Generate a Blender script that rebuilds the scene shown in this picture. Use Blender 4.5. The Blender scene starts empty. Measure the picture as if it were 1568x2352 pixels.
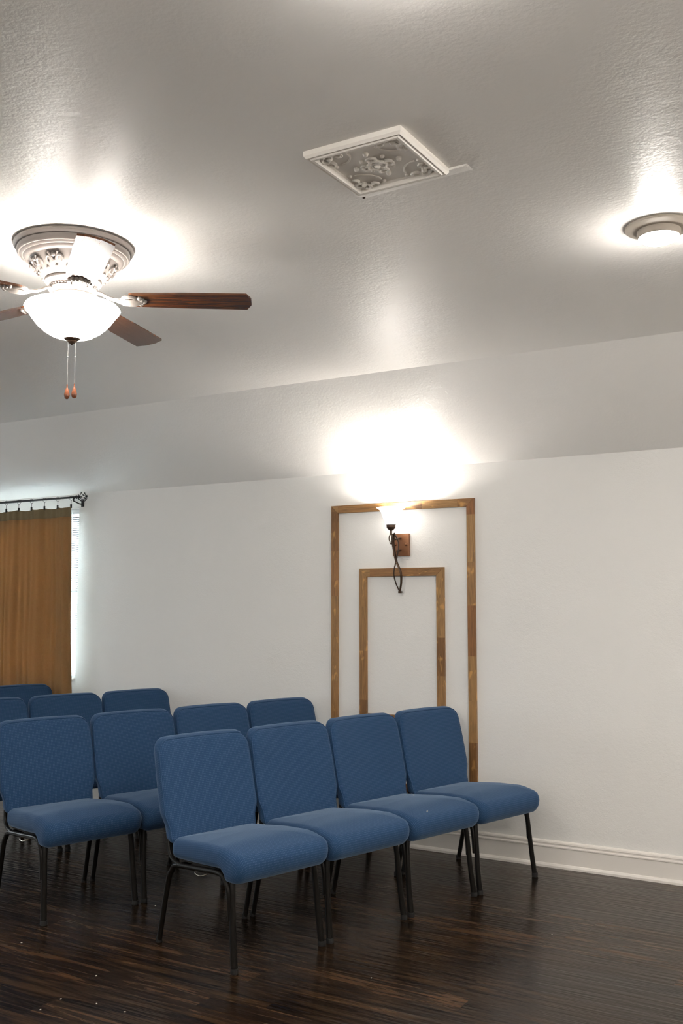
import bpy, bmesh, math, random
from mathutils import Vector, Matrix
random.seed(7)
PI = math.pi
scene = bpy.context.scene
COL = scene.collection

# ------------------------------------------------------------------ camera, world, exposure
H = 1.478; YAW = 0.5368; PITCH = 0.0929; FPX = 2287.0
D = 5.598                      # wall behind the chairs
ZC = 2.80                      # flat ceiling height
ZW = 2.337                     # top of the wall, where the sloped ceiling starts
YS = 4.91                      # where the slope meets the flat ceiling
cam = bpy.data.cameras.new('camera'); camo = bpy.data.objects.new('camera', cam); COL.objects.link(camo)
camo.location = (0, 0, H); camo.rotation_euler = (PI/2 + PITCH, 0, YAW)
cam.sensor_fit = 'VERTICAL'; cam.sensor_height = 36.0; cam.lens = 36.0*FPX/2352.0
cam.clip_start = 0.05; cam.clip_end = 100
scene.camera = camo

P_SCONCE = 7.0
E_FAN = 21.0
P_FLUSH = 1.0
E_FLUSH = 145.0
P_ROOM = 4.0  # power of the unseen flush lights added for brightness
P_SCONCE_FAR = 64.0  # power of the sconces added on unseen walls as uplight
P_DAY = 1.3  # base power of the added fill lamps
world = bpy.data.worlds.new('World'); scene.world = world; world.use_nodes = True
bg = world.node_tree.nodes['Background']; bg.inputs[0].default_value = (0.84, 0.93, 1.0, 1); bg.inputs[1].default_value = 40.0
vs = scene.view_settings
vs.view_transform = 'Standard'; vs.look = 'None'; vs.gamma = 1.0; vs.exposure = 1.38; vs.use_curve_mapping = False
LAMP = (1.0, 0.945, 0.88)
# area lamps added at three unseen walls to brighten the room
def day(loc, rot, sx, sy, power, col):
    l = bpy.data.lights.new('window_daylight', 'AREA'); l.shape = 'RECTANGLE'; l.size = sx; l.size_y = sy; l.energy = power; l.color = col
    o = bpy.data.objects.new('window_daylight', l); COL.objects.link(o); o.location = loc; o.rotation_euler = rot
for wx, k in ((-5.4, .8), (-2.2, 1), (0.9, 1.3)): day((wx, -3.50, 1.55), (PI/2, 0, 0), 1.5, 1.3, P_DAY*k, (0.93, 0.97, 1.0))
for wy in (-1.2, 2.4): day((2.50, wy, 1.55), (PI/2, 0, PI/2), 1.5, 1.3, P_DAY, (1.0, 0.96, 0.92))

for wy in (0.4, 3.3): day((-8.50, wy, 1.55), (PI/2, 0, -PI/2), 1.5, 1.3, 11.0, (0.84, 0.94, 1.0))
# ------------------------------------------------------------------ materials
def mat(name, color=(0.8, 0.8, 0.8), rough=0.5, metal=0.0, emis=None, estr=0.0, spec=0.5):
    m = bpy.data.materials.new(name); m.use_nodes = True
    b = m.node_tree.nodes['Principled BSDF']
    b.inputs['Base Color'].default_value = (*color, 1); b.inputs['Roughness'].default_value = rough
    b.inputs['Metallic'].default_value = metal; b.inputs['Specular IOR Level'].default_value = spec
    if emis: b.inputs['Emission Color'].default_value = (*emis, 1); b.inputs['Emission Strength'].default_value = estr
    return m
class NT:
    def __init__(s, m): s.t = m.node_tree; s.n = s.t.nodes; s.b = s.n['Principled BSDF']
    def new(s, kind, **kw):
        n = s.n.new(kind)
        for k, v in kw.items(): setattr(n, k, v)
        return n
    def link(s, a, b): s.t.links.new(a, b)
    def setin(s, inp, v):
        if hasattr(v, 'is_linked') or hasattr(v, 'links'): s.link(v, inp)
        else: inp.default_value = v
    def math(s, op, a, b=None, c=None):
        n = s.new('ShaderNodeMath', operation=op)
        for i, v in enumerate((a, b, c)):
            if v is not None: s.setin(n.inputs[i], v)
        return n.outputs[0]
    def coords(s, out='Object'): return s.new('ShaderNodeTexCoord').outputs[out]
    def mapping(s, vec, scale=(1, 1, 1), rot=(0, 0, 0)):
        n = s.new('ShaderNodeMapping'); s.link(vec, n.inputs[0]); n.inputs['Scale'].default_value = scale; n.inputs['Rotation'].default_value = rot
        return n.outputs[0]
    def noise(s, vec, scale, detail=3, rough=0.5, dist=0.0):
        n = s.new('ShaderNodeTexNoise'); s.link(vec, n.inputs['Vector']); n.inputs['Scale'].default_value = scale
        n.inputs['Detail'].default_value = detail; n.inputs['Roughness'].default_value = rough; n.inputs['Distortion'].default_value = dist
        return n.outputs[0]
    def ramp(s, fac, stops):
        n = s.new('ShaderNodeValToRGB'); e = n.color_ramp.elements
        while len(e) < len(stops): e.new(0.5)
        for i, (p, c) in enumerate(stops): e[i].position = p; e[i].color = (*c, 1)
        s.link(fac, n.inputs[0]); return n.outputs[0]
    def mix(s, fac, a, b, mode='MIX'):
        n = s.new('ShaderNodeMix', data_type='RGBA', blend_type=mode)
        s.setin(n.inputs[0], fac)
        for i, v in ((6, a), (7, b)):
            if isinstance(v, tuple): n.inputs[i].default_value = (*v, 1)
            else: s.link(v, n.inputs[i])
        return n.outputs[2]
    def bump(s, h, strength=0.3, dist=0.01, prev=None):
        n = s.new('ShaderNodeBump'); s.link(h, n.inputs['Height']); n.inputs['Strength'].default_value = strength; n.inputs['Distance'].default_value = dist
        if prev is not None: s.link(prev, n.inputs['Normal'])
        s.link(n.outputs[0], s.b.inputs['Normal']); return n.outputs[0]

def wall_mat():
    m = mat('wall_paint', (0.80, 0.79, 0.765), 0.55, spec=0.35); t = NT(m); c = t.coords()
    n1 = t.noise(c, 150, 2, 0.5); n2 = t.noise(c, 45, 2, 0.6)
    b = t.bump(n1, 0.35, 0.002); t.bump(n2, 0.3, 0.003, b)
    return m
def ceil_mat():
    m = mat('ceiling_paint', (0.89, 0.87, 0.835), 0.42, spec=0.38); t = NT(m); c = t.coords()
    n1 = t.noise(c, 75, 3, 0.55); n2 = t.noise(c, 22, 2, 0.5)
    b = t.bump(n1, 0.42, 0.003); t.bump(n2, 0.30, 0.005, b)
    return m
def floor_mat():
    m = mat('dark_plank_floor', (0.03, 0.02, 0.012), 0.3, spec=0.27); t = NT(m); c = t.coords()
    sep = t.new('ShaderNodeSeparateXYZ'); t.link(c, sep.inputs[0])
    x, y = sep.outputs[0], sep.outputs[1]
    row = t.math('FLOOR', t.math('DIVIDE', y, 0.165))
    wn = t.new('ShaderNodeTexWhiteNoise', noise_dimensions='1D'); t.link(row, wn.inputs['W'])
    xo = t.math('ADD', x, t.math('MULTIPLY', wn.outputs[0], 1.2))
    col = t.math('FLOOR', t.math('DIVIDE', xo, 1.2))
    comb = t.new('ShaderNodeCombineXYZ'); t.link(row, comb.inputs[0]); t.link(col, comb.inputs[1])
    w2 = t.new('ShaderNodeTexWhiteNoise', noise_dimensions='2D'); t.link(comb.outputs[0], w2.inputs['Vector'])
    pid = w2.outputs[0]
    off = t.new('ShaderNodeVectorMath', operation='SCALE'); t.link(w2.outputs[1], off.inputs[0]); off.inputs['Scale'].default_value = 7.0
    vadd = t.new('ShaderNodeVectorMath', operation='ADD'); t.link(c, vadd.inputs[0]); t.link(off.outputs[0], vadd.inputs[1])
    g1 = t.noise(t.mapping(vadd.outputs[0], (1.1, 15, 1)), 2.2, 5, 0.60, 0.8)
    g2 = t.noise(t.mapping(vadd.outputs[0], (0.9, 9, 1)), 1.8, 3, 0.5)
    base = t.ramp(g1, [(0.33, (0.002, 0.0013, 0.0009)), (0.5, (0.015, 0.0080, 0.0036)), (0.70, (0.072, 0.038, 0.016))])
    tint = t.ramp(pid, [(0.0, (0.55, 0.53, 0.52)), (0.5, (1.0, 0.95, 0.9)), (1.0, (1.5, 1.35, 1.2))])
    c1 = t.mix(1.0, base, tint, 'MULTIPLY')
    c2 = t.mix(t.math('MULTIPLY', g2, 0.5), c1, (0.02, 0.013, 0.009))
    fy = t.math('FRACT', t.math('DIVIDE', y, 0.165)); fx = t.math('FRACT', t.math('DIVIDE', xo, 1.2))
    seam = t.math('MAXIMUM', t.math('LESS_THAN', fy, 0.014), t.math('LESS_THAN', fx, 0.002))
    c3 = t.mix(t.math('MULTIPLY', seam, 0.55), c2, (0.004, 0.003, 0.002))
    t.link(c3, t.b.inputs['Base Color'])
    t.link(t.math('ADD', t.math('ADD', 0.10, t.math('MULTIPLY', pid, 0.07)), t.math('MULTIPLY', g1, 0.20)), t.b.inputs['Roughness'])
    g3 = t.noise(t.mapping(vadd.outputs[0], (1.8, 30, 1)), 1.6, 3, 0.5)
    t.b.inputs['Specular Tint'].default_value = (1.0, 0.80, 0.60, 1); b = t.bump(g3, 0.5, 0.006); t.bump(t.math('SUBTRACT', 1.0, seam), 0.2, 0.002, b)
    return m
def fabric_mat():
    m = mat('blue_fabric', (0.04, 0.1, 0.2), 0.82, spec=0.15); t = NT(m); c = t.coords()
    sep = t.new('ShaderNodeSeparateXYZ'); t.link(t.coords('UV'), sep.inputs[0]); x, y, z = sep.outputs
    s1 = t.math('ADD', x, y); s2 = t.math('SUBTRACT', x, y)
    k = 2*PI/0.0155
    d = t.math('MULTIPLY', t.math('SINE', t.math('MULTIPLY', s1, k)), t.math('SINE', t.math('MULTIPLY', s2, k)))
    n = t.noise(c, 90, 2, 0.6); fine = t.noise(c, 420, 2, 0.5)
    dots = t.ramp(t.math('MULTIPLY', d, t.math('ADD', 0.35, n)), [(0.25, (0, 0, 0)), (0.75, (1, 1, 1))])
    base = t.mix(fine, (0.0125, 0.042, 0.104), (0.022, 0.063, 0.138))
    big = t.noise(c, 5, 2, 0.5)
    base = t.mix(t.math('MULTIPLY', big, 0.35), base, (0.022, 0.050, 0.108))
    t.link(t.mix(t.math('MULTIPLY', dots, 0.42), base, (0.10, 0.16, 0.27)), t.b.inputs['Base Color'])
    b = t.bump(d, 0.18, 0.0010); t.bump(fine, 0.35, 0.001, b)
    t.b.inputs['Sheen Weight'].default_value = 0.35; t.b.inputs['Sheen Roughness'].default_value = 0.4; t.b.inputs['Sheen Tint'].default_value = (0.5, 0.65, 0.85, 1)
    return m
def stave_mat():
    m = mat('stave_wood', (0.3, 0.17, 0.07), 0.42, spec=0.45); t = NT(m); uv = t.coords('UV')
    sep = t.new('ShaderNodeSeparateXYZ'); t.link(uv, sep.inputs[0]); u, v = sep.outputs[0], sep.outputs[1]
    nz = t.noise(t.mapping(uv, (1, 0.01, 1)), 1.5, 1, 0.5)
    ui = t.math('FLOOR', t.math('MULTIPLY', t.math('ADD', u, t.math('MULTIPLY', nz, 0.35)), 3.6))
    wn = t.new('ShaderNodeTexWhiteNoise', noise_dimensions='1D'); t.link(ui, wn.inputs['W'])
    off = t.new('ShaderNodeVectorMath', operation='SCALE'); t.link(wn.outputs[1], off.inputs[0]); off.inputs['Scale'].default_value = 9.0
    va = t.new('ShaderNodeVectorMath', operation='ADD'); t.link(uv, va.inputs[0]); t.link(off.outputs[0], va.inputs[1])
    g = t.noise(t.mapping(va.outputs[0], (5, 75, 1)), 1.2, 4, 0.6, 1.2)
    k = t.noise(t.mapping(va.outputs[0], (9, 22, 1)), 1.2, 2, 0.5, 0.5)
    basec = t.ramp(wn.outputs[0], [(0.0, (0.125, 0.062, 0.024)), (0.4, (0.22, 0.125, 0.055)), (0.7, (0.26, 0.165, 0.08)), (1.0, (0.17, 0.075, 0.028))])
    gr = t.ramp(g, [(0.3, (0.80, 0.72, 0.58)), (0.6, (1.45, 1.30, 1.02)), (0.8, (1.8, 1.6, 1.25))])
    c = t.mix(1.0, basec, gr, 'MULTIPLY')
    kf = t.ramp(k, [(0.60, (0, 0, 0)), (0.70, (1, 1, 1))])
    t.link(t.mix(t.math('MULTIPLY', kf, 0.75), c, (0.62, 0.33, 0.10)), t.b.inputs['Base Color'])
    t.bump(g, 0.15, 0.001)
    return m
def blade_mat():
    m = mat('blade_wood', (0.2, 0.07, 0.025), 0.24, spec=0.6); t = NT(m); uv = t.coords('Object')
    g = t.noise(t.mapping(uv, (3, 40, 3)), 2.0, 4, 0.6, 0.7)
    t.link(t.ramp(g, [(0.3, (0.045, 0.015, 0.006)), (0.7, (0.15, 0.055, 0.02))]), t.b.inputs['Base Color'])
    return m
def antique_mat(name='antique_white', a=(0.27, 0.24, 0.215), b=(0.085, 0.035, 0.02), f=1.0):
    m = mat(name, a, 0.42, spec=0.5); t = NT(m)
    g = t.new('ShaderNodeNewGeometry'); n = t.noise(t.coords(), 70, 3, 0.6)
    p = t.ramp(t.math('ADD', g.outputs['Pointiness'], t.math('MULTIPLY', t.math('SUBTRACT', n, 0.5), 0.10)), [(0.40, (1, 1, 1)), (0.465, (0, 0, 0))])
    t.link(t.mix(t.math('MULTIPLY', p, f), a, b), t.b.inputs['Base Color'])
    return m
def curtain_mat(name, c1, c2, trans):
    m = mat(name, c1, 0.85, spec=0.15); t = NT(m); c = t.coords()
    weave = t.noise(t.mapping(c, (60, 60, 500)), 1.0, 2, 0.5); w2 = t.noise(t.mapping(c, (500, 60, 40)), 1.0, 2, 0.5)
    colr = t.mix(t.math('MULTIPLY', t.math('ADD', weave, w2), 0.5), c1, c2); t.link(colr, t.b.inputs['Base Color'])
    t.bump(weave, 0.2, 0.001)
    tr = t.new('ShaderNodeBsdfTranslucent'); t.link(colr, tr.inputs[0])
    mx = t.new('ShaderNodeMixShader'); mx.inputs[0].default_value = trans
    out = t.n['Material Output']; t.link(t.b.outputs[0], mx.inputs[1]); t.link(tr.outputs[0], mx.inputs[2]); t.link(mx.outputs[0], out.inputs[0])
    return m
def glass_lamp(name, s, col=LAMP):
    m = mat(name, (0.9, 0.88, 0.85), 0.3, emis=col, estr=s); return m
def sheet_mat(name, color, trans, rough=0.6):
    m = mat(name, color, rough); t = NT(m)
    tr = t.new('ShaderNodeBsdfTranslucent'); tr.inputs[0].default_value = (*color, 1)
    mx = t.new('ShaderNodeMixShader'); mx.inputs[0].default_value = trans
    out = t.n['Material Output']; t.link(t.b.outputs[0], mx.inputs[1]); t.link(tr.outputs[0], mx.inputs[2]); t.link(mx.outputs[0], out.inputs[0])
    return m
def pane_mat():
    m = bpy.data.materials.new('window_glass'); m.use_nodes = True; nt = m.node_tree; nt.nodes.clear()
    o = nt.nodes.new('ShaderNodeOutputMaterial'); g = nt.nodes.new('ShaderNodeBsdfGlossy'); g.inputs['Roughness'].default_value = 0.02
    tr = nt.nodes.new('ShaderNodeBsdfTransparent'); tr.inputs[0].default_value = (0.93, 0.96, 0.95, 1)
    fr = nt.nodes.new('ShaderNodeFresnel'); fr.inputs[0].default_value = 1.45; mx = nt.nodes.new('ShaderNodeMixShader')
    nt.links.new(fr.outputs[0], mx.inputs[0]); nt.links.new(tr.outputs[0], mx.inputs[1]); nt.links.new(g.outputs[0], mx.inputs[2]); nt.links.new(mx.outputs[0], o.inputs[0])
    return m

M = dict(
    wall=wall_mat(), ceiling=ceil_mat(), floor=floor_mat(), fabric=fabric_mat(), stave=stave_mat(), blade=blade_mat(),
    antique=antique_mat(), housing=antique_mat('antique_cream', (0.17, 0.148, 0.135), (0.06, 0.026, 0.015)), trim=mat('white_trim_paint', (0.78, 0.745, 0.70), 0.33),
    tile=antique_mat('cream_plaster', (0.90, 0.86, 0.80), (0.42, 0.34, 0.28), 0.6),
    frame=mat('bronze_black_metal', (0.006, 0.005, 0.004), 0.28, 0.0, spec=0.16),
    rubber=mat('black_rubber', (0.012, 0.012, 0.012), 0.7), board=mat('black_board', (0.015, 0.014, 0.013), 0.8),
    wire=mat('bright_wire', (0.62, 0.58, 0.5), 0.25, 1.0),
    bronze=mat('dark_bronze', (0.075, 0.045, 0.028), 0.38, 0.7), copper=mat('rubbed_copper', (0.24, 0.105, 0.048), 0.42, 0.5),
    rod=mat('black_iron', (0.012, 0.011, 0.01), 0.4, 0.5), plastic=mat('white_lamp_plastic', (0.42, 0.37, 0.31), 0.5),
    bowl=glass_lamp('lit_bowl_glass', E_FAN), lens=glass_lamp('lit_lens', E_FLUSH, (1.0, 0.95, 0.9)), shade=glass_lamp('lit_shade_glass', 3.2),
    bulb=glass_lamp('lit_bulb', 20.0), chain=mat('pale_chain_metal', (0.22, 0.21, 0.20), 0.4, 0.3), fob=mat('amber_wood_fob', (0.17, 0.055, 0.025), 0.25),
    curtain=curtain_mat('brown_linen', (0.32, 0.18, 0.078), (0.46, 0.28, 0.13), 0.42), hem=curtain_mat('brown_linen_double', (0.15, 0.115, 0.062), (0.22, 0.17, 0.095), 0.05),  # hem colour darkened for the backlight that doubled cloth holds back
    lining=sheet_mat('off_white_lining', (0.80, 0.80, 0.78), 0.45, 0.9),  # added behind the cloth to keep its bounced light neutral
    slat=sheet_mat('white_blind_slat', (0.92, 0.93, 0.94), 0.6), vinyl=mat('white_vinyl', (0.85, 0.87, 0.88), 0.35), pane=pane_mat(),
    crumb=mat('pale_crumb', (0.7, 0.66, 0.58), 0.8),
)

# ------------------------------------------------------------------ mesh helpers
def finish(name, bm, m, parent=None, smooth=True, loc=None, angle=40):
    bmesh.ops.recalc_face_normals(bm, faces=bm.faces)
    me = bpy.data.meshes.new(name); bm.to_mesh(me); bm.free()
    me.materials.append(m)
    if smooth:
        me.polygons.foreach_set('use_smooth', [True]*len(me.polygons))
        try: me.set_sharp_from_angle(angle=math.radians(angle))
        except Exception: pass
    o = bpy.data.objects.new(name, me); COL.objects.link(o)
    if parent: o.parent = parent
    if loc: o.location = loc
    return o
def box(bm, x0, x1, y0, y1, z0, z1, bev=0.0):
    vs = [bm.verts.new((x, y, z)) for x in (x0, x1) for y in (y0, y1) for z in (z0, z1)]
    fs = [(0, 1, 3, 2), (4, 6, 7, 5), (0, 4, 5, 1), (2, 3, 7, 6), (0, 2, 6, 4), (1, 5, 7, 3)]
    faces = [bm.faces.new([vs[i] for i in f]) for f in fs]
    if bev:
        es = list({e for f in faces for e in f.edges})
        bmesh.ops.bevel(bm, geom=es, offset=bev, segments=2, affect='EDGES', profile=0.5)
def ringface(bm, rings, closed=True, cap0=True, cap1=True):
    n = len(rings[0])
    for a, b in zip(rings[:-1], rings[1:]):
        for i in range(n if closed else n-1):
            j = (i+1) % n
            bm.faces.new((a[i], a[j], b[j], b[i]))
    if cap0: bm.faces.new(rings[0][::-1])
    if cap1: bm.faces.new(rings[-1])
def lathe(bm, prof, seg=48, c=(0, 0, 0), close=False):
    rings = []
    for r, z in prof:
        r = max(r, 0.0004)
        rings.append([bm.verts.new((c[0]+r*math.cos(2*PI*i/seg), c[1]+r*math.sin(2*PI*i/seg), c[2]+z)) for i in range(seg)])
    if close:
        rings.append(rings[0]); ringface(bm, rings, True, False, False)
    else: ringface(bm, rings)
def smooth_path(pts, sub=6):
    P = [Vector(p) for p in pts]; out = []
    for i in range(len(P)-1):
        p0 = P[i-1] if i else P[0]*2-P[1]; p1 = P[i]; p2 = P[i+1]; p3 = P[i+2] if i+2 < len(P) else P[-1]*2-P[-2]
        for k in range(sub):
            t = k/sub
            out.append(0.5*((2*p1)+(p2-p0)*t+(2*p0-5*p1+4*p2-p3)*t*t+(3*p1-p0-3*p2+p3)*t**3))
    out.append(P[-1]); return out
def tube(bm, pts, r, seg=10, r2=None, closed=False, side=None):
    """r = radius along 'side', r2 = other radius; r may be a list"""
    P = [Vector(p) for p in pts]; n = len(P); rings = []; prev = None
    for i in range(n):
        if closed: t = (P[(i+1) % n]-P[i-1])
        else: t = P[min(i+1, n-1)]-P[max(i-1, 0)]
        t.normalize()
        ref = Vector(side) if side else (prev if prev is not None else (Vector((0, 0, 1)) if abs(t.z) < 0.9 else Vector((1, 0, 0))))
        u = ref-t*ref.dot(t); u.normalize(); w = t.cross(u); prev = u
        ra = r[i] if isinstance(r, (list, tuple)) else r; rb = (r2[i] if isinstance(r2, (list, tuple)) else r2) if r2 else ra
        rings.append([bm.verts.new(P[i]+u*ra*math.cos(2*PI*k/seg)+w*rb*math.sin(2*PI*k/seg)) for k in range(seg)])
    if closed: rings.append(rings[0]); ringface(bm, rings, True, False, False)
    else: ringface(bm, rings)
def sphere(bm, c, r, seg=12, sz=1.0):
    prof = [(r*math.sin(PI*i/8), -r*sz*math.cos(PI*i/8)) for i in range(9)]
    lathe(bm, prof, seg, c)
def round_poly(pts, seg=8):
    out = []; n = len(pts)
    for i in range(n):
        x, y, r = pts[i]; p = Vector((x, y)); a = Vector(pts[i-1][:2])-p; b = Vector(pts[(i+1) % n][:2])-p
        if r <= 0: out.append(p); continue
        ang = a.angle(b); d = min(r/math.tan(ang/2), a.length*0.49, b.length*0.49); r2 = d*math.tan(ang/2)
        a.normalize(); b.normalize(); c = p+(a+b).normalized()*(r2/math.sin(ang/2))
        s = p+a*d-c; e = p+b*d-c; a0 = math.atan2(s.y, s.x); a1 = math.atan2(e.y, e.x); da = (a1-a0+PI) % (2*PI)-PI
        for k in range(seg+1):
            t = a0+da*k/seg; out.append(c+Vector((math.cos(t), math.sin(t)))*r2)
    return out
def resample(pl, n):
    L = [0]; N = len(pl)
    for i in range(N): L.append(L[-1]+(pl[(i+1) % N]-pl[i]).length)
    out = []; j = 0
    for k in range(n):
        s = L[-1]*k/n
        while L[j+1] < s: j += 1
        t = (s-L[j])/max(L[j+1]-L[j], 1e-9); out.append(pl[j].lerp(pl[(j+1) % N], t))
    return out
def cushion(bm, outline, T, r, dome, fn, n=112, centre=None, back_dome=None):
    o = resample(outline, n); nr = []
    area = sum(o[i].x*o[(i+1) % n].y-o[(i+1) % n].x*o[i].y for i in range(n)); sg = 1 if area > 0 else -1
    for i in range(n):
        t = (o[(i+1) % n]-o[i-1]).normalized(); nr.append(Vector((-t.y, t.x))*sg)
    c = centre or sum(o, Vector((0, 0)))/n
    if back_dome is None: back_dome = dome
    prof = [(r*(1-math.cos(a)), (T/2-r)+r*math.sin(a)) for a in [PI/2*k/6 for k in range(7)]]
    inner = [0.93, 0.85, 0.74, 0.62, 0.48, 0.34, 0.2, 0.08]
    UV = {}
    def layer(ins, h):
        out = []; th = math.acos(max(-1, min(1, 1-ins/r)))       # th = 90 degrees where the roll meets the flat face
        arc = r*(PI/2-th) if h > 0 else r*PI/2+(T-2*r)+r*th       # cloth length beyond the flat face
        for i in range(n):
            v = bm.verts.new(fn(o[i].x+nr[i].x*ins, o[i].y+nr[i].y*ins, h)); q = o[i]+nr[i]*(r-arc)
            UV[v] = (q.x, q.y); out.append(v)
        return out
    def inring(s, h):
        out = []
        for i in range(n):
            q = o[i]+nr[i]*r; q = c+(q-c)*s; v = bm.verts.new(fn(q.x, q.y, h)); UV[v] = (q.x, q.y); out.append(v)
        return out
    R = [inring(s, -(T/2+back_dome*(1-s**2.2))) for s in inner[::-1]]
    R += [layer(i_, -h) for i_, h in prof[::-1]]
    R += [layer(i_, h) for i_, h in prof]
    R += [inring(s, T/2+dome*(1-s**2.2)) for s in inner]
    ringface(bm, R)
    ul = bm.loops.layers.uv.new('UVMap')
    for f in bm.faces:
        for l in f.loops: l[ul].uv = UV[l.vert]
    return o, nr
def empty(name, loc, label, cat, rotz=0, group=None):
    o = bpy.data.objects.new(name, None); COL.objects.link(o); o.location = loc; o.rotation_euler = (0, 0, rotz)
    o.empty_display_size = 0.1
    o['label'] = label; o['category'] = cat
    if group: o['group'] = group
    return o
def tag(o, label, cat, group=None):
    o['label'] = label; o['category'] = cat
    if group: o['group'] = group
def struct(name, bm, m, parent=None, **k):
    o = finish(name, bm, m, parent, **k)
    if not parent: o['kind'] = 'structure'
    return o
def copy_tree(o, parent=None):
    c = o.copy(); COL.objects.link(c)
    if parent: c.parent = parent
    for ch in list(o.children): copy_tree(ch, c)
    return c
def bake(o, mtx):       # move mesh data
    o.data.transform(mtx)

# ------------------------------------------------------------------ the room
X0, X1, Y0 = -8.6, 2.6, -3.6
WX0, WX1, WZ0, WZ1 = -6.95, -5.71, 0.90, 2.225
bm = bmesh.new(); box(bm, X0-.1, X1+.1, Y0-.1, D+.25, -0.1, 0); struct('floor', bm, M['floor'], smooth=False)
bm = bmesh.new(); box(bm, X0-.1, X1+.1, Y0-.1, YS, ZC, ZC+.1); 
# sloped strip between flat ceiling and wall, same painted surface
prof = [(YS, ZC), (D, ZW), (D+.12, ZW+.02), (D+.12, ZC+.1), (YS, ZC+.1)]
ra = [bm.verts.new((X0-.1, y, z)) for y, z in prof]; rb = [bm.verts.new((X1+.1, y, z)) for y, z in prof]; ringface(bm, [ra, rb])
struct('ceiling', bm, M['ceiling'], smooth=False)
bm = bmesh.new()
box(bm, X0-.1, WX0, D, D+.16, 0, ZW+.05); box(bm, WX1, X1+.1, D, D+.16, 0, ZW+.05)
box(bm, WX0, WX1, D, D+.16, 0, WZ0); box(bm, WX0, WX1, D, D+.16, WZ1, ZW+.05)
struct('wall_back', bm, M['wall'], smooth=False)
bm = bmesh.new(); box(bm, X0-.1, X0, Y0, D, 0, ZC); struct('wall_left', bm, M['wall'], smooth=False)
bm = bmesh.new(); box(bm, X1, X1+.1, Y0, D, 0, ZC); struct('wall_right', bm, M['wall'], smooth=False)
bm = bmesh.new(); box(bm, X0, X1, Y0-.1, Y0, 0, ZC); struct('wall_front', bm, M['wall'], smooth=False)
bm = bmesh.new()
prof = [(0, 0), (-.026, 0), (-.026, .012), (-.021, .021), (-.014, .024), (-.014, .108), (-.019, .112), (-.019, .118), (-.013, .123), (-.013, .128), (-.016, .133), (-.014, .141), (-.006, .147), (0, .148)]
ra = [bm.verts.new((X0, D+y, z)) for y, z in prof]; rb = [bm.verts.new((X1, D+y, z)) for y, z in prof]; ringface(bm, [ra, rb])
struct('baseboard_back', bm, M['trim'], smooth=False)

# window behind the curtain
bm = bmesh.new(); w = .05; yf0, yf1 = D+.07, D+.13
for a, b, c_, d_ in ((WX0, WX0+w, WZ0, WZ1), (WX1-w, WX1, WZ0, WZ1), (WX0+w, WX1-w, WZ0, WZ0+w), (WX0+w, WX1-w, WZ1-w, WZ1), (WX0+w, WX1-w, 1.53, 1.58)):
    box(bm, a, b, yf0, yf1, c_, d_, 0.004)
wf = finish('window_1', bm, M['vinyl']); wf['kind'] = 'structure'
bm = bmesh.new(); box(bm, WX0+w-.005, WX1-w+.005, D+.098, D+.102, WZ0+w-.005, WZ1-w+.005); finish('pane', bm, M['pane'], wf, smooth=False)
bm = bmesh.new(); box(bm, WX0+.002, WX1-.002, D-.02, D+.07, WZ0-.0, WZ0+.018, 0.004); finish('sill', bm, M['trim'], wf)
# unseen window frames, added around the fill lamps on solid walls
for i, (wx, wy, rz) in enumerate(((-5.4, Y0, 0), (-2.2, Y0, 0), (0.9, Y0, 0), (X1, -1.2, PI/2), (X1, 2.4, PI/2), (X0, .4, -PI/2), (X0, 3.3, -PI/2))):
    bm = bmesh.new()
    for a, b, c_, d_ in ((-.82, -.75, .83, 2.27), (.75, .82, .83, 2.27), (-.75, .75, .83, .90), (-.75, .75, 2.20, 2.27)): box(bm, a, b, 0, .03, c_, d_, .004)
    o = struct('window_%d' % (i+2), bm, M['vinyl']); o.location = (wx, wy, 0); o.rotation_euler = (0, 0, rz)  # unseen, added to surround a fill lamp
# mini blind
bl = empty('window_blind', ((WX0+WX1)/2, D+.035, WZ1), 'white slatted window blind, bright with daylight, behind the brown curtain', 'blind')
hw = (WX1-WX0)/2-.004
bm = bmesh.new(); box(bm, -hw, hw, -.02, .02, -.04, -.002, .003); finish('head_rail', bm, M['vinyl'], bl)
bm = bmesh.new()
k = 0; z = -.055
while z > -(WZ1-WZ0)+.05:
    a = math.radians(30); dy = .0125*math.cos(a); dz = .0125*math.sin(a)
    v = [bm.verts.new(p) for p in ((-hw, -dy, z-dz), (hw, -dy, z-dz), (hw, dy, z+dz), (-hw, dy, z+dz))]
    v2 = [bm.verts.new(q.co+Vector((0, 0, -.0012))) for q in v]; ringface(bm, [v, v2])
    z -= .017
finish('slats', bm, M['slat'], bl, smooth=False)
bm = bmesh.new(); box(bm, -hw, hw, -.013, .013, -(WZ1-WZ0)+.024, -(WZ1-WZ0)+.040, .003); finish('bottom_rail', bm, M['vinyl'], bl)
bm = bmesh.new(); tube(bm, [(hw-.08, -.024, -.03), (hw-.08, -.024, -.9)], .0015, 6); sphere(bm, (hw-.08, -.024, -.91), .008, 8, 1.6); finish('cord', bm, M['vinyl'], bl)

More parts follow.
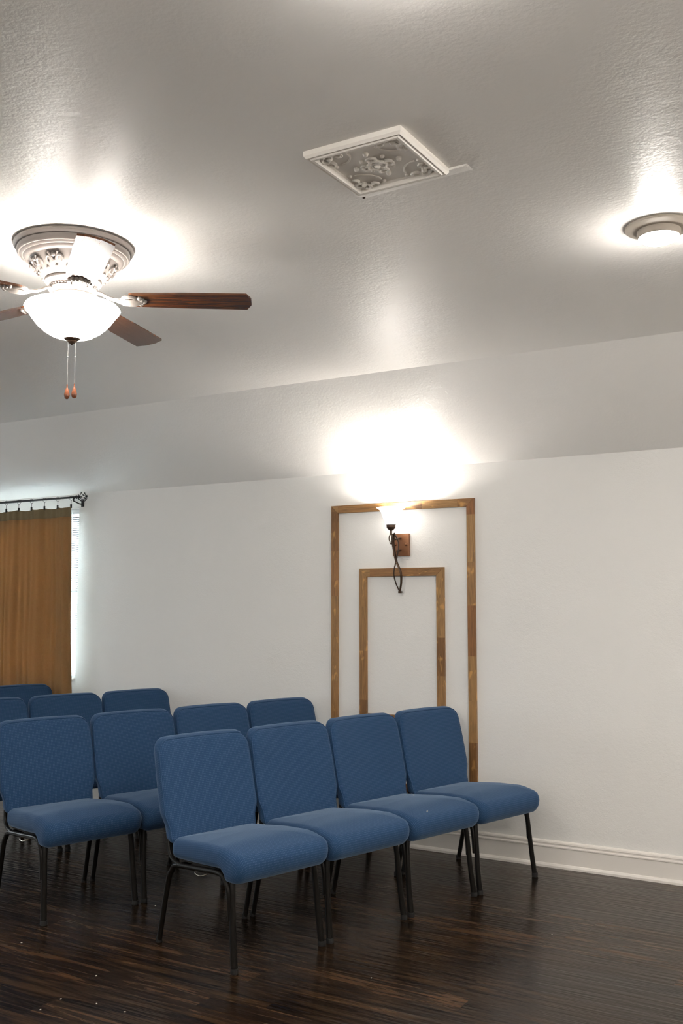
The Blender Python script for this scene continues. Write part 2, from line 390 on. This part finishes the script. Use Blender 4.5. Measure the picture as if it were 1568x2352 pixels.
# curtain rod, rings, curtain
YR = D-.10; ZR = 2.302
rod = empty('curtain_rod', (-6.5, YR, ZR), 'black iron curtain rod with a twisted cage finial above the brown curtain', 'curtain rod')
XE = -5.60+6.5
bm = bmesh.new(); tube(bm, [(-.95, 0, 0), (.25, 0, 0)], .0095, 12); tube(bm, [(.2, 0, 0), (XE-.02, 0, 0)], .0078, 12); finish('pole', bm, M['rod'], rod)
def cage(bm, cx, s):
    for k in range(6):
        pts = []
        for i in range(13):
            t = i/12; r = .037*math.sin(PI*t)**.6 if 0 < t < 1 else 0.002; a = 2*PI*k/6+t*1.9
            pts.append((cx+s*.075*t, r*math.cos(a), r*math.sin(a)))
        tube(bm, pts, .0026, 6)
    sphere(bm, (cx+s*.080, 0, 0), .008, 8); sphere(bm, (cx, 0, 0), .011, 8); tube(bm, [(cx-s*.03, 0, 0), (cx-s*.022, 0, 0)], .0135, 10); tube(bm, [(cx-s*.018, 0, 0), (cx, 0, 0)], .0105, 10)
bm = bmesh.new(); cage(bm, XE-.015, 1); finish('finial', bm, M['rod'], rod)
bm = bmesh.new(); cage(bm, -.94, -1); finish('finial', bm, M['rod'], rod)
for bx in (XE-.07, -.90):
    bm = bmesh.new(); tube(bm, [(bx, .098, -.045), (bx, .06, -.045), (bx, .0, -.028), (bx, -.006, -.014)], .005, 8); box(bm, bx-.012, bx+.012, .090, .0985, -.065, -.015, .002); tube(bm, [(bx, -.014, 0), (bx, 0, -.016), (bx, .014, 0)], .004, 8)
    finish('bracket', bm, M['rod'], rod)
clipx = []
def curtain_y(x, z):
    u = x
    a = .034*math.sin(u*19+.9*math.sin(u*5.1))+.010*math.sin(u*43+1.3)+.006*math.sin(u*113)
    hgt = (2.23-z)/1.65
    return a*(0.55+.45*min(1, hgt*2.2))+.008*math.sin(u*9+z*3.1)*hgt
CX0, CX1 = -7.02, -5.685
cur = empty('curtain', (0, 0, 0), 'brown linen curtain hanging in soft folds over the window', 'curtain')
cur.location = (CX1-.6, YR, .55)
def sheet(bm, z0, z1, nz, off, thick=.0018):
    nx = 240; G = []
    for side in (0, 1):
        g = []
        for i in range(nx+1):
            u = i/nx; rowv = []
            for j in range(nz+1):
                z = z0+(z1-z0)*j/nz; h = (2.23-z)/1.65
                x = CX0+(CX1-CX0)*u
                xe = x+(.065*h)*(u**3)+.012*math.sin(z*4)*u*h
                sag = .010*abs(math.sin((u*9)*PI))*(1 if z > 2.18 else 0)*(z-2.18)/.05 if z > 2.18 else 0
                y = YR+curtain_y(x, z)+off-side*thick
                rowv.append(bm.verts.new((xe-cur.location.x, y-cur.location.y, z-sag-cur.location.z)))
            g.append(rowv)
        G.append(g)
    A, B = G
    for i in range(nx):
        for j in range(nz):
            bm.faces.new((A[i][j], A[i+1][j], A[i+1][j+1], A[i][j+1])); bm.faces.new((B[i][j], B[i][j+1], B[i+1][j+1], B[i+1][j]))
    for i in range(nx):
        bm.faces.new((A[i][0], B[i][0], B[i+1][0], A[i+1][0])); bm.faces.new((A[i][nz], A[i+1][nz], B[i+1][nz], B[i][nz]))
    for j in range(nz):
        bm.faces.new((A[0][j], A[0][j+1], B[0][j+1], B[0][j])); bm.faces.new((A[nx][j], B[nx][j], B[nx][j+1], A[nx][j+1]))
bm = bmesh.new(); sheet(bm, .55, 2.155, 30, 0); finish('cloth', bm, M['curtain'], cur, angle=80)
bm = bmesh.new(); sheet(bm, .57, 2.20, 30, .005, .0012); finish('lining', bm, M['lining'], cur, angle=80)  # unseen sheet added so the cloth bounces no yellow light
bm = bmesh.new(); sheet(bm, 2.153, 2.232, 4, -.0005, .0032); finish('hem', bm, M['hem'], cur, angle=80)
ringproto = None
for i in range(10):
    x = CX1-.012-i*(CX1-CX0-.03)/9
    y = YR+curtain_y(x, 2.22)
    if ringproto is None:
        ringproto = empty('curtain_ring', (x, YR, ZR), 'x', 'curtain ring')
        bm = bmesh.new(); tube(bm, [(0, .017*math.cos(a), -.005+.017*math.sin(a)) for a in [2*PI*q/18 for q in range(18)]], .0013, 6, closed=True); finish('ring', bm, M['rod'], ringproto)
        bm = bmesh.new(); tube(bm, [(0, 0, -.022), (0, 0, -.052)], .0016, 6); box(bm, -.005, .005, -.006, .006, -.082, -.052, .0015); finish('clip', bm, M['rod'], ringproto)
        r_ = ringproto
    else:
        r_ = copy_tree(ringproto); r_.location = (x, YR, ZR)
    r_['group'] = 'clip rings along the curtain rod'
    r_['label'] = ('small black clip ring nearest the rod finial, holding the right edge of the brown curtain' if i == 0 else
                   'small black clip ring on the curtain rod, '+('second', 'third', 'fourth', 'fifth', 'sixth', 'seventh', 'eighth', 'ninth', 'tenth')[i-1]+' in from the cage finial')

# ------------------------------------------------------------------ wooden frames on the wall
def wood_frame(name, x0, x1, z0, z1, w, label):
    r = empty(name, ((x0+x1)/2, D, z0), label, 'frame')
    cx = (x0+x1)/2; t = .018
    def piece(pn, quad, horiz, uo):
        bm = bmesh.new(); uvl = bm.loops.layers.uv.new('UVMap')
        back = [bm.verts.new((x-cx, 0, z-z0)) for x, z in quad]; front = [bm.verts.new((x-cx, -t, z-z0)) for x, z in quad]
        ringface(bm, [back, front])
        bmesh.ops.bevel(bm, geom=[e for e in bm.edges if all(v in front for v in e.verts)], offset=.0015, segments=2, affect='EDGES')
        for f in bm.faces:
            for l in f.loops:
                p = l.vert.co
                l[uvl].uv = (p.x+uo, p.z+p.y) if horiz else (p.z+uo, p.x+p.y)
        finish(pn, bm, M['stave'], r, smooth=False)
    piece('top_rail', [(x0, z1), (x1, z1), (x1-w, z1-w), (x0+w, z1-w)], True, 3.1*w*100)
    piece('bottom_rail', [(x0, z0), (x1, z0), (x1-w, z0+w), (x0+w, z0+w)], True, 7.7)
    piece('side_rail', [(x0, z0), (x0, z1), (x0+w, z1-w), (x0+w, z0+w)], False, 12.3+x0)
    piece('side_rail', [(x1, z0), (x1, z1), (x1-w, z1-w), (x1-w, z0+w)], False, 21.9+x1)
wood_frame('wooden_frame', -3.400, -2.387, .330, 2.125, .050, 'large wooden frame of brown staves fixed to the wall around the sconce')
wood_frame('wooden_frame', -3.188, -2.592, .742, 1.709, .052, 'smaller wooden frame of brown staves below the sconce, inside the large frame')

# ------------------------------------------------------------------ wall sconce
SX = -2.885; SP = .150
sc = empty('wall_sconce', (SX, D, 1.55), 'lit wall sconce with bell glass shade, copper plate and crossed bronze straps', 'wall lamp')
bm = bmesh.new(); box(bm, -.057, .057, -.022, 0, .233, .374, .003); finish('back_plate', bm, M['copper'], sc)
for kx in (-.038, .040):
    bm = bmesh.new(); lathe(bm, [(0, 0), (.008, .0), (.009, .006), (.006, .012), (.004, .014)], 12); 
    o = finish('knob', bm, M['copper'], sc); bake(o, Matrix.Translation((kx, -.021, .305)) @ Matrix.Rotation(PI/2, 4, 'X'))
bm = bmesh.new(); tube(bm, [(0, -.02, .345), (0, -.06, .340), (0, -.10, .335)], .007, 10); finish('arm', bm, M['bronze'], sc); bm = bmesh.new(); tube(bm, [(0, -.02, .27), (0, -.07, .262)], .006, 10); finish('arm', bm, M['bronze'], sc)
for s in (-1, 1):
    bm = bmesh.new()
    top = [(.002, -.112, .374), (.024, -.102, .322), (.021, -.092, .272)] if s > 0 else [(-.006, -.108, .370), (-.012, -.101, .322), (-.010, -.092, .272)]
    pts = smooth_path(top+[(0, -.083, .202), (-.024*s, -.070, .130), (-.020*s, -.055, .070), (-.002*s, -.038, .012)], 6)
    wd = [.0125-.0055*i/(len(pts)-1) for i in range(len(pts))]
    tube(bm, pts, wd, 8, r2=[.0042]*len(pts), side=(.55*s, -1, .2)); finish('strap', bm, M['bronze'], sc)
bm = bmesh.new(); box(bm, -.008, .008, -.045, -.022, .0, .014, .002); tube(bm, [(0, -.03, .008), (0, 0, .008)], .004, 8); finish('foot', bm, M['bronze'], sc)
bm = bmesh.new()
loop = [(.014*math.sin(a)*(1 if math.cos(a) > -.3 else .8), -SP, .336+.027*math.cos(a)-(.006 if math.cos(a) < -.8 else 0)) for a in [2*PI*q/24 for q in range(24)]]
tube(bm, loop, .0035, 8, closed=True); tube(bm, [(0, -SP+.004, .315), (0, -.11, .33)], .0035, 8); finish('loop', bm, M['bronze'], sc)
bm = bmesh.new(); lathe(bm, [(0, .36), (.007, .36), (.007, .385), (.012, .388), (.022, .396), (.026, .404), (.028, .406), (.028, .418), (.030, .420), (.030, .423), (.0, .423)], 28, (0, -SP, 0)); finish('cup', bm, M['bronze'], sc)
outer = [(.024, .420), (.032, .432), (.044, .455), (.053, .478), (.060, .500), (.070, .515), (.090, .528)]
inner = [(r-.003, z+.001) for r, z in outer[::-1]]
bm = bmesh.new(); lathe(bm, outer+inner, 40, (0, -SP, 0), close=True); shd = finish('shade', bm, M['shade'], sc)
shd['label'] = 'bell shaped white glass shade'
bm = bmesh.new(); sphere(bm, (0, -SP, .468), .018, 14, 1.2); blb = finish('bulb', bm, M['bulb'], sc)
def lamp(name, loc, power, radius, col=LAMP):
    l = bpy.data.lights.new(name, 'POINT'); l.energy = power; l.color = col; l.shadow_soft_size = radius
    o = bpy.data.objects.new(name, l); COL.objects.link(o); o.location = loc; return o
lamp('sconce_light', (SX, D-SP, 1.55+.500), P_SCONCE, .012)

# unseen copies of the sconce, added to throw more light on the ceiling
for i, (x, y, rz, lab) in enumerate(((X1, 4.2, -PI/2, 'lit wall sconce on the right wall, outside the photo, nearest the corner'), (X1, .6, -PI/2, 'lit wall sconce on the right wall, outside the photo, between its windows'),
        (-3.8, Y0, PI, 'lit wall sconce on the wall behind the camera, left of its middle window'), (-.65, Y0, PI, 'lit wall sconce on the wall behind the camera, right of its middle window'), (1.5, D, 0, 'lit wall sconce on the wall behind the chairs, outside the photo to the right'))):
    o = copy_tree(sc); o.location = (x, y, 1.55); o.rotation_euler = (0, 0, rz); o['label'] = lab
    v = Matrix.Rotation(rz, 3, 'Z') @ Vector((0, -SP, .5)); lamp('sconce_light', (x+v.x, y+v.y, 1.55+v.z), (P_SCONCE_FAR, P_SCONCE_FAR, P_SCONCE_FAR, P_SCONCE_FAR, 10)[i], .012)

# ------------------------------------------------------------------ ceiling fan
FX, FY = -2.68, 2.57
fan = empty('ceiling_fan', (FX, FY, ZC), 'white ornate ceiling fan with brown blades and a glowing bowl light', 'ceiling fan')
bm = bmesh.new()
lathe(bm, [(0, 0), (.205, 0), (.214, -.004), (.217, -.012), (.212, -.020), (.203, -.024), (.203, -.040), (.198, -.046), (.193, -.046), (.190, -.051), (.184, -.054), (.180, -.053), (.176, -.060), (.168, -.065), (.160, -.066), (.150, -.078), (.135, -.098), (.118, -.118), (.104, -.130), (.096, -.134), (.0, -.134)], 72)
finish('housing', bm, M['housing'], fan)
bm = bmesh.new()
def on_body(a, t, lift=0.0):        # t 0..1 down the flared part of the housing
    r = .158-(.158-.112)*t+lift*.8; z = -.070-(.124-.070)*t-lift*.6
    return (r*math.cos(a), r*math.sin(a), z)
for k in range(10):
    a0 = 2*PI*k/10
    for s in (-1, 1):
        pts = []
        for i in range(15):
            t = i/14; th = t*4.2; rr = .026*(1-t*.72)
            pts.append(on_body(a0+s*(.165-rr*math.cos(th)*4.6), .48-rr*math.sin(th)*13, .005))
        tube(bm, pts, [.0052-.0022*i/14 for i in range(15)], 6)
        pts = [on_body(a0+s*(.02+.10*t), .15+.16*math.sin(t*PI)-.1*t, .004) for t in [q/7 for q in range(8)]]
        tube(bm, pts, .0045, 6)
    for q in range(3):
        sphere(bm, on_body(a0, .2+.3*q, .004), .0085-.0016*q, 8)
    sphere(bm, on_body(a0+PI/10, .82, .003), .006, 8)
finish('ornament', bm, M['housing'], fan)
bm = bmesh.new()
lathe(bm, [(0, -.130), (.098, -.130), (.103, -.136), (.103, -.143), (.098, -.148), (.088, -.150), (.083, -.156), (.083, -.166), (.088, -.168), (.088, -.173), (.080, -.178), (.078, -.186), (.0, -.186)], 56)
for k in range(40): sphere(bm, (.0845*math.cos(2*PI*k/40), .0845*math.sin(2*PI*k/40), -.161), .0042, 6)
finish('motor_collar', bm, M['housing'], fan)
bm = bmesh.new(); lathe(bm, [(0, -.184), (.070, -.184), (.076, -.190), (.076, -.200), (.070, -.205), (.098, -.212), (.104, -.218), (.104, -.226), (.0, -.226)], 48); finish('light_fitter', bm, M['antique'], fan)
ZB = -.200
A0 = math.radians(34)
for k in range(5):
    a = A0+2*PI*k/5
    rot = Matrix.Rotation(a, 4, 'Z')
    # arm
    bm = bmesh.new()
    tube(bm, smooth_path([(.07, 0, -.175), (.10, 0, -.178), (.125, 0, -.192), (.150, 0, -.200), (.185, 0, -.203)], 4), [.012]*17, 8, r2=[.006]*17, side=(0, 1, 0))
    for s in (-1, 1):
        pts = []
        for i in range(14):
            t = i/13; th = t*4.4; rr = .030*(1-t*.7)
            pts.append((.215-rr*math.cos(th)*1.1, s*(.008+rr*math.sin(th)+.006), -.205))
        tube(bm, pts, .0075, 8)
    pts = [(.16, 0, -.204), (.19, 0, -.212), (.225, 0, -.213), (.262, 0, -.207)]
    tube(bm, pts, [.010, .022, .026, .008], 10, r2=[.006, .010, .010, .005], side=(0, 1, 0))
    for q in range(5): sphere(bm, (.262-.008*abs(q-2), -.026+.013*q, -.206), .009, 8)
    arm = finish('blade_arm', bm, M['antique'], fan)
    # blade (underside seen from the camera)
    bm = bmesh.new()
    out = round_poly([(.205, -.050, .02), (.40, -.058, 0), (.638, -.060, .006), (.655, -.022, .01), (.655, .022, .01), (.638, .060, .006), (.40, .058, 0), (.205, .050, .02)], 5)
    top = [bm.verts.new((p.x, p.y, .004)) for p in out]; bot = [bm.verts.new((p.x, p.y, -.003)) for p in out]; ringface(bm, [bot, top])
    bl_ = finish('blade', bm, M['blade'], fan, smooth=False)
    tilt = Matrix.Translation((0, 0, ZB)) @ Matrix.Rotation(math.radians(-9), 4, 'X')
    bake(bl_, tilt)
    for o in (arm, bl_): o.rotation_euler = (0, 0, a)
    tiltA = Matrix.Translation((0, 0, ZB)) @ Matrix.Rotation(math.radians(-5), 4, 'X') @ Matrix.Translation((0, 0, -ZB)); bake(arm, tiltA)
# bowl
outer = [(.104, -.222), (.120, -.226), (.150, -.229), (.168, -.233), (.172, -.239), (.168, -.247), (.158, -.258), (.146, -.276), (.128, -.299), (.104, -.321), (.076, -.338), (.045, -.348), (.012, -.352)]
inner = [(max(r-.004, .006), z+.004) for r, z in outer[::-1]][:-3]+[(.150, -.234), (.120, -.230), (.104, -.226)]
bm = bmesh.new(); lathe(bm, outer+inner, 64, close=True); bw = finish('glass_bowl', bm, M['bowl'], fan); bw['label'] = 'glowing frosted glass bowl'
bm = bmesh.new(); lathe(bm, [(0, -.346), (.028, -.346), (.030, -.350), (.026, -.354), (.018, -.358), (.016, -.363), (.008, -.368), (.0, -.374)], 24); fn_ = finish('finial', bm, M['bronze'], fan); fn_['label'] = 'dark bronze finial under the bowl'
for (px, py, zl) in ((-.012, -.006, -.520), (.010, .008, -.517)):
    bm = bmesh.new(); z = -.362
    while z > zl: sphere(bm, (px, py, z), .0012, 5); z -= .0034
    tube(bm, [(px, py, -.36), (px, py, zl)], .0006, 4); sphere(bm, (px, py, -.418), .0028, 6)
    ch = finish('pull_chain', bm, M['chain'], fan)
    bm = bmesh.new(); lathe(bm, [(0, .0), (.002, 0), (.0022, -.012), (.0045, -.016), (.0085, -.030), (.0105, -.040), (.0085, -.050), (.004, -.054), (0, -.055)], 14, (px, py, zl)); finish('fob', bm, M['fob'], ch)

# ------------------------------------------------------------------ flush ceiling lights
fl = empty('flush_ceiling_light', (-.775, 3.475, ZC), 'small round flush ceiling light with a glowing lens near the right edge', 'ceiling light', group='round flush ceiling lights')
bm = bmesh.new(); lathe(bm, [(0, 0), (.112, 0), (.115, -.004), (.113, -.010), (.104, -.014), (.086, -.017), (.074, -.018), (.074, -.036), (.070, -.042), (.060, -.042), (.0, -.040)], 56); finish('trim_ring', bm, M['plastic'], fl)
bm = bmesh.new(); lathe(bm, [(.0, -.041), (.062, -.041), (.063, -.046), (.058, -.052), (.045, -.057), (.025, -.060), (.0, -.061)], 40); finish('lens', bm, M['lens'], fl)
spots = [(-.775, 3.475, 'p'), (-.84, 1.62, 'round flush ceiling light just above the top edge of the photo'),
         (1.3, 2.2, 'round flush ceiling light over the empty floor to the right, outside the photo'),  # from here on, unseen lights added to brighten the room
         (1.3, -.6, 'round flush ceiling light behind the camera on the right side of the room'),
         (-1.6, -1.3, 'round flush ceiling light behind the camera in the middle of the room'),
         (-5.6, -.4, 'round flush ceiling light over the far left side of the room')]
for i, (x, y, lab) in enumerate(spots):
    o = fl
    if i: o = copy_tree(fl); o.location = (x, y, ZC); o['label'] = lab
    lamp('flush_light', (x, y, ZC-.085), (P_FLUSH, P_FLUSH*.4)[i] if i < 2 else P_ROOM, .05)

# ------------------------------------------------------------------ ornate ceiling vent cover
VX, VY, VS = -1.372, 2.515, .32
vt = empty('ceiling_vent_cover', (VX, VY, ZC), 'square cream vent cover with scrolled relief on the ceiling', 'vent cover')
h = VS/2
bm = bmesh.new()
for q in range(4):
    prof = [(h, 0), (h, -.014), (h-.006, -.022), (h-.012, -.019), (h-.016, -.025), (h-.024, -.025), (h-.030, -.016), (h-.030, 0)]
    rot = Matrix.Rotation(PI/2*q, 3, 'Z')
    ra = [bm.verts.new(rot @ Vector((d, -d, z))) for d, z in prof]; rb = [bm.verts.new(rot @ Vector((d, d, z))) for d, z in prof]; ringface(bm, [ra, rb])
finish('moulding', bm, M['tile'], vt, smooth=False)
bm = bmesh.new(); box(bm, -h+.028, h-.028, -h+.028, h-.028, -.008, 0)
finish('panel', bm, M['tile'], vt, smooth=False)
bm = bmesh.new()
def scroll(cx, cy, ang, s, size, turns=4.6, r=.0045):
    pts = []
    for i in range(18):
        t = i/17; th = t*turns; rr = size*(1-.75*t)
        lx, ly = size-rr*math.cos(th), s*rr*math.sin(th)
        pts.append((cx+lx*math.cos(ang)-ly*math.sin(ang), cy+lx*math.sin(ang)+ly*math.cos(ang), -.012-.004*math.sin(PI*i/17)))
    tube(bm, pts, [1.25*r*(1-.4*i/17) for i in range(18)], 6)
for q in range(4):
    a = PI/2*q
    for s in (-1, 1):
        scroll(0, 0, a, s, .020, 4.2, .0055); scroll(.028*math.cos(a), .028*math.sin(a), a+s*.2, s, .015)
        scroll(0, 0, a+PI/4, s, .012)
    sphere(bm, (.072*math.cos(a), .072*math.sin(a), -.011), .009, 8); sphere(bm, (.05*math.cos(a+PI/4), .05*math.sin(a+PI/4), -.010), .007, 8)
    ca = a+PI/4; cx, cy = .165*math.cos(ca), .165*math.sin(ca)
    for s in (-1, 1):
        scroll(cx, cy, ca+PI+s*.75, s, .019, 4.4, .005); scroll(cx+.036*math.cos(ca+PI+s*.78), cy+.036*math.sin(ca+PI+s*.78), ca+PI+s*.78, -s, .015)
        sphere(bm, (cx+.078*math.cos(ca+PI+s*.78), cy+.078*math.sin(ca+PI+s*.78), -.010), .006, 8)
    sphere(bm, (cx-.018*math.cos(ca), cy-.018*math.sin(ca), -.012), .010, 8)
    # concave inner border
    pts = [(.148*math.cos(ca)-.062*math.cos(ca+t), .148*math.sin(ca)-.062*math.sin(ca+t), -.009) for t in [-.75+1.5*i/10 for i in range(11)]]
    tube(bm, pts, .003, 6)
sphere(bm, (0, 0, -.012), .013, 12)
finish('relief', bm, M['tile'], vt)
bm = bmesh.new(); A = [bm.verts.new(p) for p in ((-h-.02, h-.002, 0), (-h-.01, h-.002, -.016), (-h+.0, h+.012, -.015), (-h-.01, h+.065, 0))]; B = [bm.verts.new(p) for p in ((h+.06, h-.002, 0), (h+.05, h-.002, -.006), (h+.05, h+.010, -.006), (h+.06, h+.045, 0))]; ringface(bm, [A, B]); pst = finish('end_strip', bm, M['ceiling'], vt); pst['label'] = 'smooth pale strip along the wall side'
bm = bmesh.new(); lathe(bm, [(0, 0), (.005, 0), (.005, -.004), (.0, -.006)], 10, (-h-.002, h+.045, -.004)); sw = finish('screw', bm, M['bronze'], vt); sw['label'] = 'dark screw head'

# ------------------------------------------------------------------ stacking church chairs
LEAN = math.radians(13)
def make_chair():
    r = empty('church_chair', (0, 0, 0), 'x', 'chair', group='blue padded chairs standing in rows')
    # backrest: outline in (x, t up the back)
    hb = .456
    half = [(.238, 0, .024), (.241, .070, .05), (.2605, .125, .05), (.2615, .27, .3), (.255, hb, .062)]
    pts = [(x, t, rr) for x, t, rr in half]+[(-x, t, rr) for x, t, rr in half[::-1]]
    out = round_poly(pts, 8)
    by, bz = .236, .436
    def fn(a, b, hh):
        fwd = hh+.010*math.sin(PI*min(max(b/hb, 0), 1))*0-.018*(a/.26)**2*1.0*(-1)      # sides wrap forward a touch
        y = by+b*math.sin(LEAN)-fwd*math.cos(LEAN)
        z = bz+b*math.cos(LEAN)-fwd*math.sin(LEAN)*-1*-1
        return (a, y, z)
    bm = bmesh.new(); o, nr = cushion(bm, out, .066, .026, .010, fn, 128, Vector((0, .21)))
    bk = finish('backrest', bm, M['fabric'], r, angle=75)
    bm = bmesh.new()
    pp = [fn(o[i].x+nr[i].x*.0035, o[i].y+nr[i].y*.0035, .066/2-.026+.015) for i in range(len(o))]
    tube(bm, pp, .0026, 6, closed=True); finish('piping', bm, M['fabric'], bk)
    # seat, sloping down a little towards the back
    def TL(y): return .026*max(0, (y+.17)/.40)
    yf, yr = -.298, .232
    out = round_poly([(.232, yr, .05), (.252, .02, .3), (.260, -.16, .1), (.258, yf, .045), (-.258, yf, .045), (-.260, -.16, .1), (-.252, .02, .3), (-.232, yr, .05)], 8)
    T = .088
    def fs(a, b, hh):
        z = .437+hh
        s = min(max((-.150-b)/.070, 0), 1); s = s*s*(3-2*s)
        low = min(max((T/2-.012-hh)/(T-.02), 0), 1)
        z -= s*.046*low                                   # deep roll at the front
        s2 = min(max((-.14-b)/.145, 0), 1); z -= .024*s2*s2*(1-low)  # waterfall
        z += .006*max(0, 1-abs(b+.03)/.2)*(1-low)-TL(b)
        y = b
        if low > .5 and b < -.2: y = b+.018*(low-.5)*2
        return (a, y, z)
    bm = bmesh.new(); o, nr = cushion(bm, out, T, .034, .014, fs, 128, Vector((0, -.03)), -.006)
    st = finish('seat', bm, M['fabric'], r, angle=75)
    bm = bmesh.new(); box(bm, -.215, .215, -.17, .19, .366, .378, .003); finish('seat_board', bm, M['board'], r)
    ZR_ = .374
    for s in (-1, 1):
        x = s*.238
        bm = bmesh.new(); tube(bm, smooth_path([(x, .195, ZR_-.05), (x, .178, ZR_-.030), (x, .145, ZR_-.021), (x, .0, ZR_-.010), (x, -.125, ZR_), (x, -.170, ZR_-.010), (x, -.198, ZR_-.042), (x, -.210, ZR_-.09), (x, -.216, .20)], 5), .0115, 10)
        finish('side_rail', bm, M['frame'], r)
        xf = s*.240
        bm = bmesh.new(); tube(bm, [(xf-s*.022, -.205, .372), (xf-s*.016, -.212, .350), (xf-s*.012, -.218, .30), (xf-s*.004, -.235, .12), (xf, -.250, .008)], [.0125, .0125, .013, .0145, .0155], 10, r2=[.0125, .0125, .0125, .013, .014])
        lg = finish('leg', bm, M['frame'], r)
        bm = bmesh.new(); lathe(bm, [(0, 0), (.0145, 0), (.0170, .004), (.0165, .022), (.0, .022)], 14, (xf, -.2505, 0)); finish('foot_glide', bm, M['rubber'], lg)
        bm = bmesh.new(); tube(bm, smooth_path([(x, .150, ZR_-.021), (x, .180, ZR_-.030), (x, .200, ZR_-.055), (x+s*.002, .222, .27), (xf, .2835, .008)], 4), .0125, 10)
        lg = finish('leg', bm, M['frame'], r)
        bm = bmesh.new(); lathe(bm, [(0, 0), (.0125, 0), (.0145, .004), (.0140, .022), (.0, .022)], 14, (xf, .285, 0)); finish('foot_glide', bm, M['rubber'], lg)
        bm = bmesh.new(); tube(bm, smooth_path([(x, .13, ZR_-.018), (x-s*.004, .19, ZR_-.008), (x-s*.010, .232, ZR_+.025), (x-s*.022, .258, ZR_+.10), (x-s*.045, .275, .58), (x-s*.05, .315, .74)], 5), .0100, 10)
        finish('back_post', bm, M['frame'], r)
        bm = bmesh.new()
        tube(bm, smooth_path([(x-s*.01, .02, ZR_-.012), (x+s*.012, .01, ZR_-.026), (x+s*.016, -.03, ZR_-.030), (x+s*.002, -.055, ZR_-.022), (x-s*.012, -.06, ZR_-.013)], 4), .0022, 6)
        hk = finish('linking_hook', bm, M['wire'], r); hk['label'] = 'bright wire linking hook under the seat'
    for yy in (-.12, .14):
        bm = bmesh.new(); tube(bm, [(-.238, yy, ZR_-.010-yy*.06), (.238, yy, ZR_-.010-yy*.06)], .009, 8); finish('crossbar', bm, M['frame'], r)
    return r
S = .53
rows = [
    ((-2.5021, 3.3274), 1.3071, [0, 1, 2, 3]),
    ((-3.6315, 3.3691), 1.2655, [0, 1, 2, 3]),
    ((-4.903, 3.4245), 1.2655, [1, 2, 3]),
    ((-5.935, 3.29), 1.2655, [3]),
]
labels = {
    (0, 0): 'blue padded chair nearest the camera, at the open end of the front row',
    (0, 1): 'blue padded chair second from the open end of the front row',
    (0, 2): 'front row blue chair with pale lint specks on its seat',
    (0, 3): 'front row blue chair nearest the wall, in front of the large wooden frame',
    (1, 0): 'blue padded chair at the open end of the second row, at the left edge',
    (1, 1): 'second row blue chair directly left of the nearest front row chair',
    (1, 2): 'second row blue chair showing only its backrest top behind the nearest front row chair',
    (1, 3): 'second row blue chair nearest the wall, just left of the wooden frame',
    (2, 1): 'third row blue chair cut by the left edge, only its backrest top visible',
    (2, 2): 'third row blue chair standing in front of the curtain edge',
    (2, 3): 'third row blue chair nearest the wall, right of the window',
    (3, 3): 'rearmost dark blue chair in front of the brown curtain',
}
proto = None
for ri, ((ox, oy), phi, ks) in enumerate(rows):
    for k in ks:
        if proto is None: proto = make_chair(); c = proto
        else: c = copy_tree(proto)
        dx, dy = math.cos(phi), math.sin(phi); fx, fy = dy, -dx
        kk = k+.5
        c.location = (ox+dx*S*kk-fx*.25, oy+dy*S*kk-fy*.25, 0)
        c.rotation_euler = (0, 0, phi+random.uniform(-.003, .003))
        c['label'] = labels[(ri, k)]; c['group'] = 'blue padded chairs standing in rows'

# ------------------------------------------------------------------ crumbs and lint
def crumb(loc, r, rz, label, group):
    bm = bmesh.new(); sphere(bm, (0, 0, 0), r, 8, .5)
    for v in bm.verts: v.co.x *= 1.8; v.co.z += .5*r
    o = finish('crumb', bm, M['crumb'], loc=loc); o.rotation_euler = (0, 0, rz); tag(o, label, 'crumb', group); return o
G = 'pale crumbs scattered on the floor'
CRUMBS = [(-1.557, 4.467, 'pale crumb on the open floor right of the front row'), (-2.001, 3.594, 'pale crumb on the floor in front of the front row seats'),
          (-2.612, 2.846, 'pale crumb on the floor at the bottom left, nearest the camera'), (-2.958, 3.053, 'pale crumb on the floor between the left edge and the nearest chair leg'),
          (-2.903, 2.813, 'pale crumb on the bottom left floor, left of a close pair'), (-2.892, 2.703, 'pale crumb nearest the bottom left corner of the floor'),
          (-3.522, 3.173, 'pale crumb on the floor at the left edge, below the second row'), (-3.379, 3.885, 'pale crumb on the floor behind the nearest chair'),
          (-2.755, 2.849, 'pale crumb on the bottom left floor, middle of three')]
for (x, y, lab) in CRUMBS: crumb((x, y, 0), .0026, x*7, lab, G)
bpy.context.view_layer.update()
dg = bpy.context.evaluated_depsgraph_get()
for (x, y, lab) in ((-2.19, 4.50, 'white lint speck in the middle of the third chair seat of the front row'), (-2.40, 4.77, 'white lint speck near the backrest on the third front row seat')):
    hit, p, *_ = scene.ray_cast(dg, Vector((x, y, .62)), Vector((0, 0, -1)))
    if hit: crumb((x, y, p.z), .0034, x*5, lab, 'white lint specks on a seat')
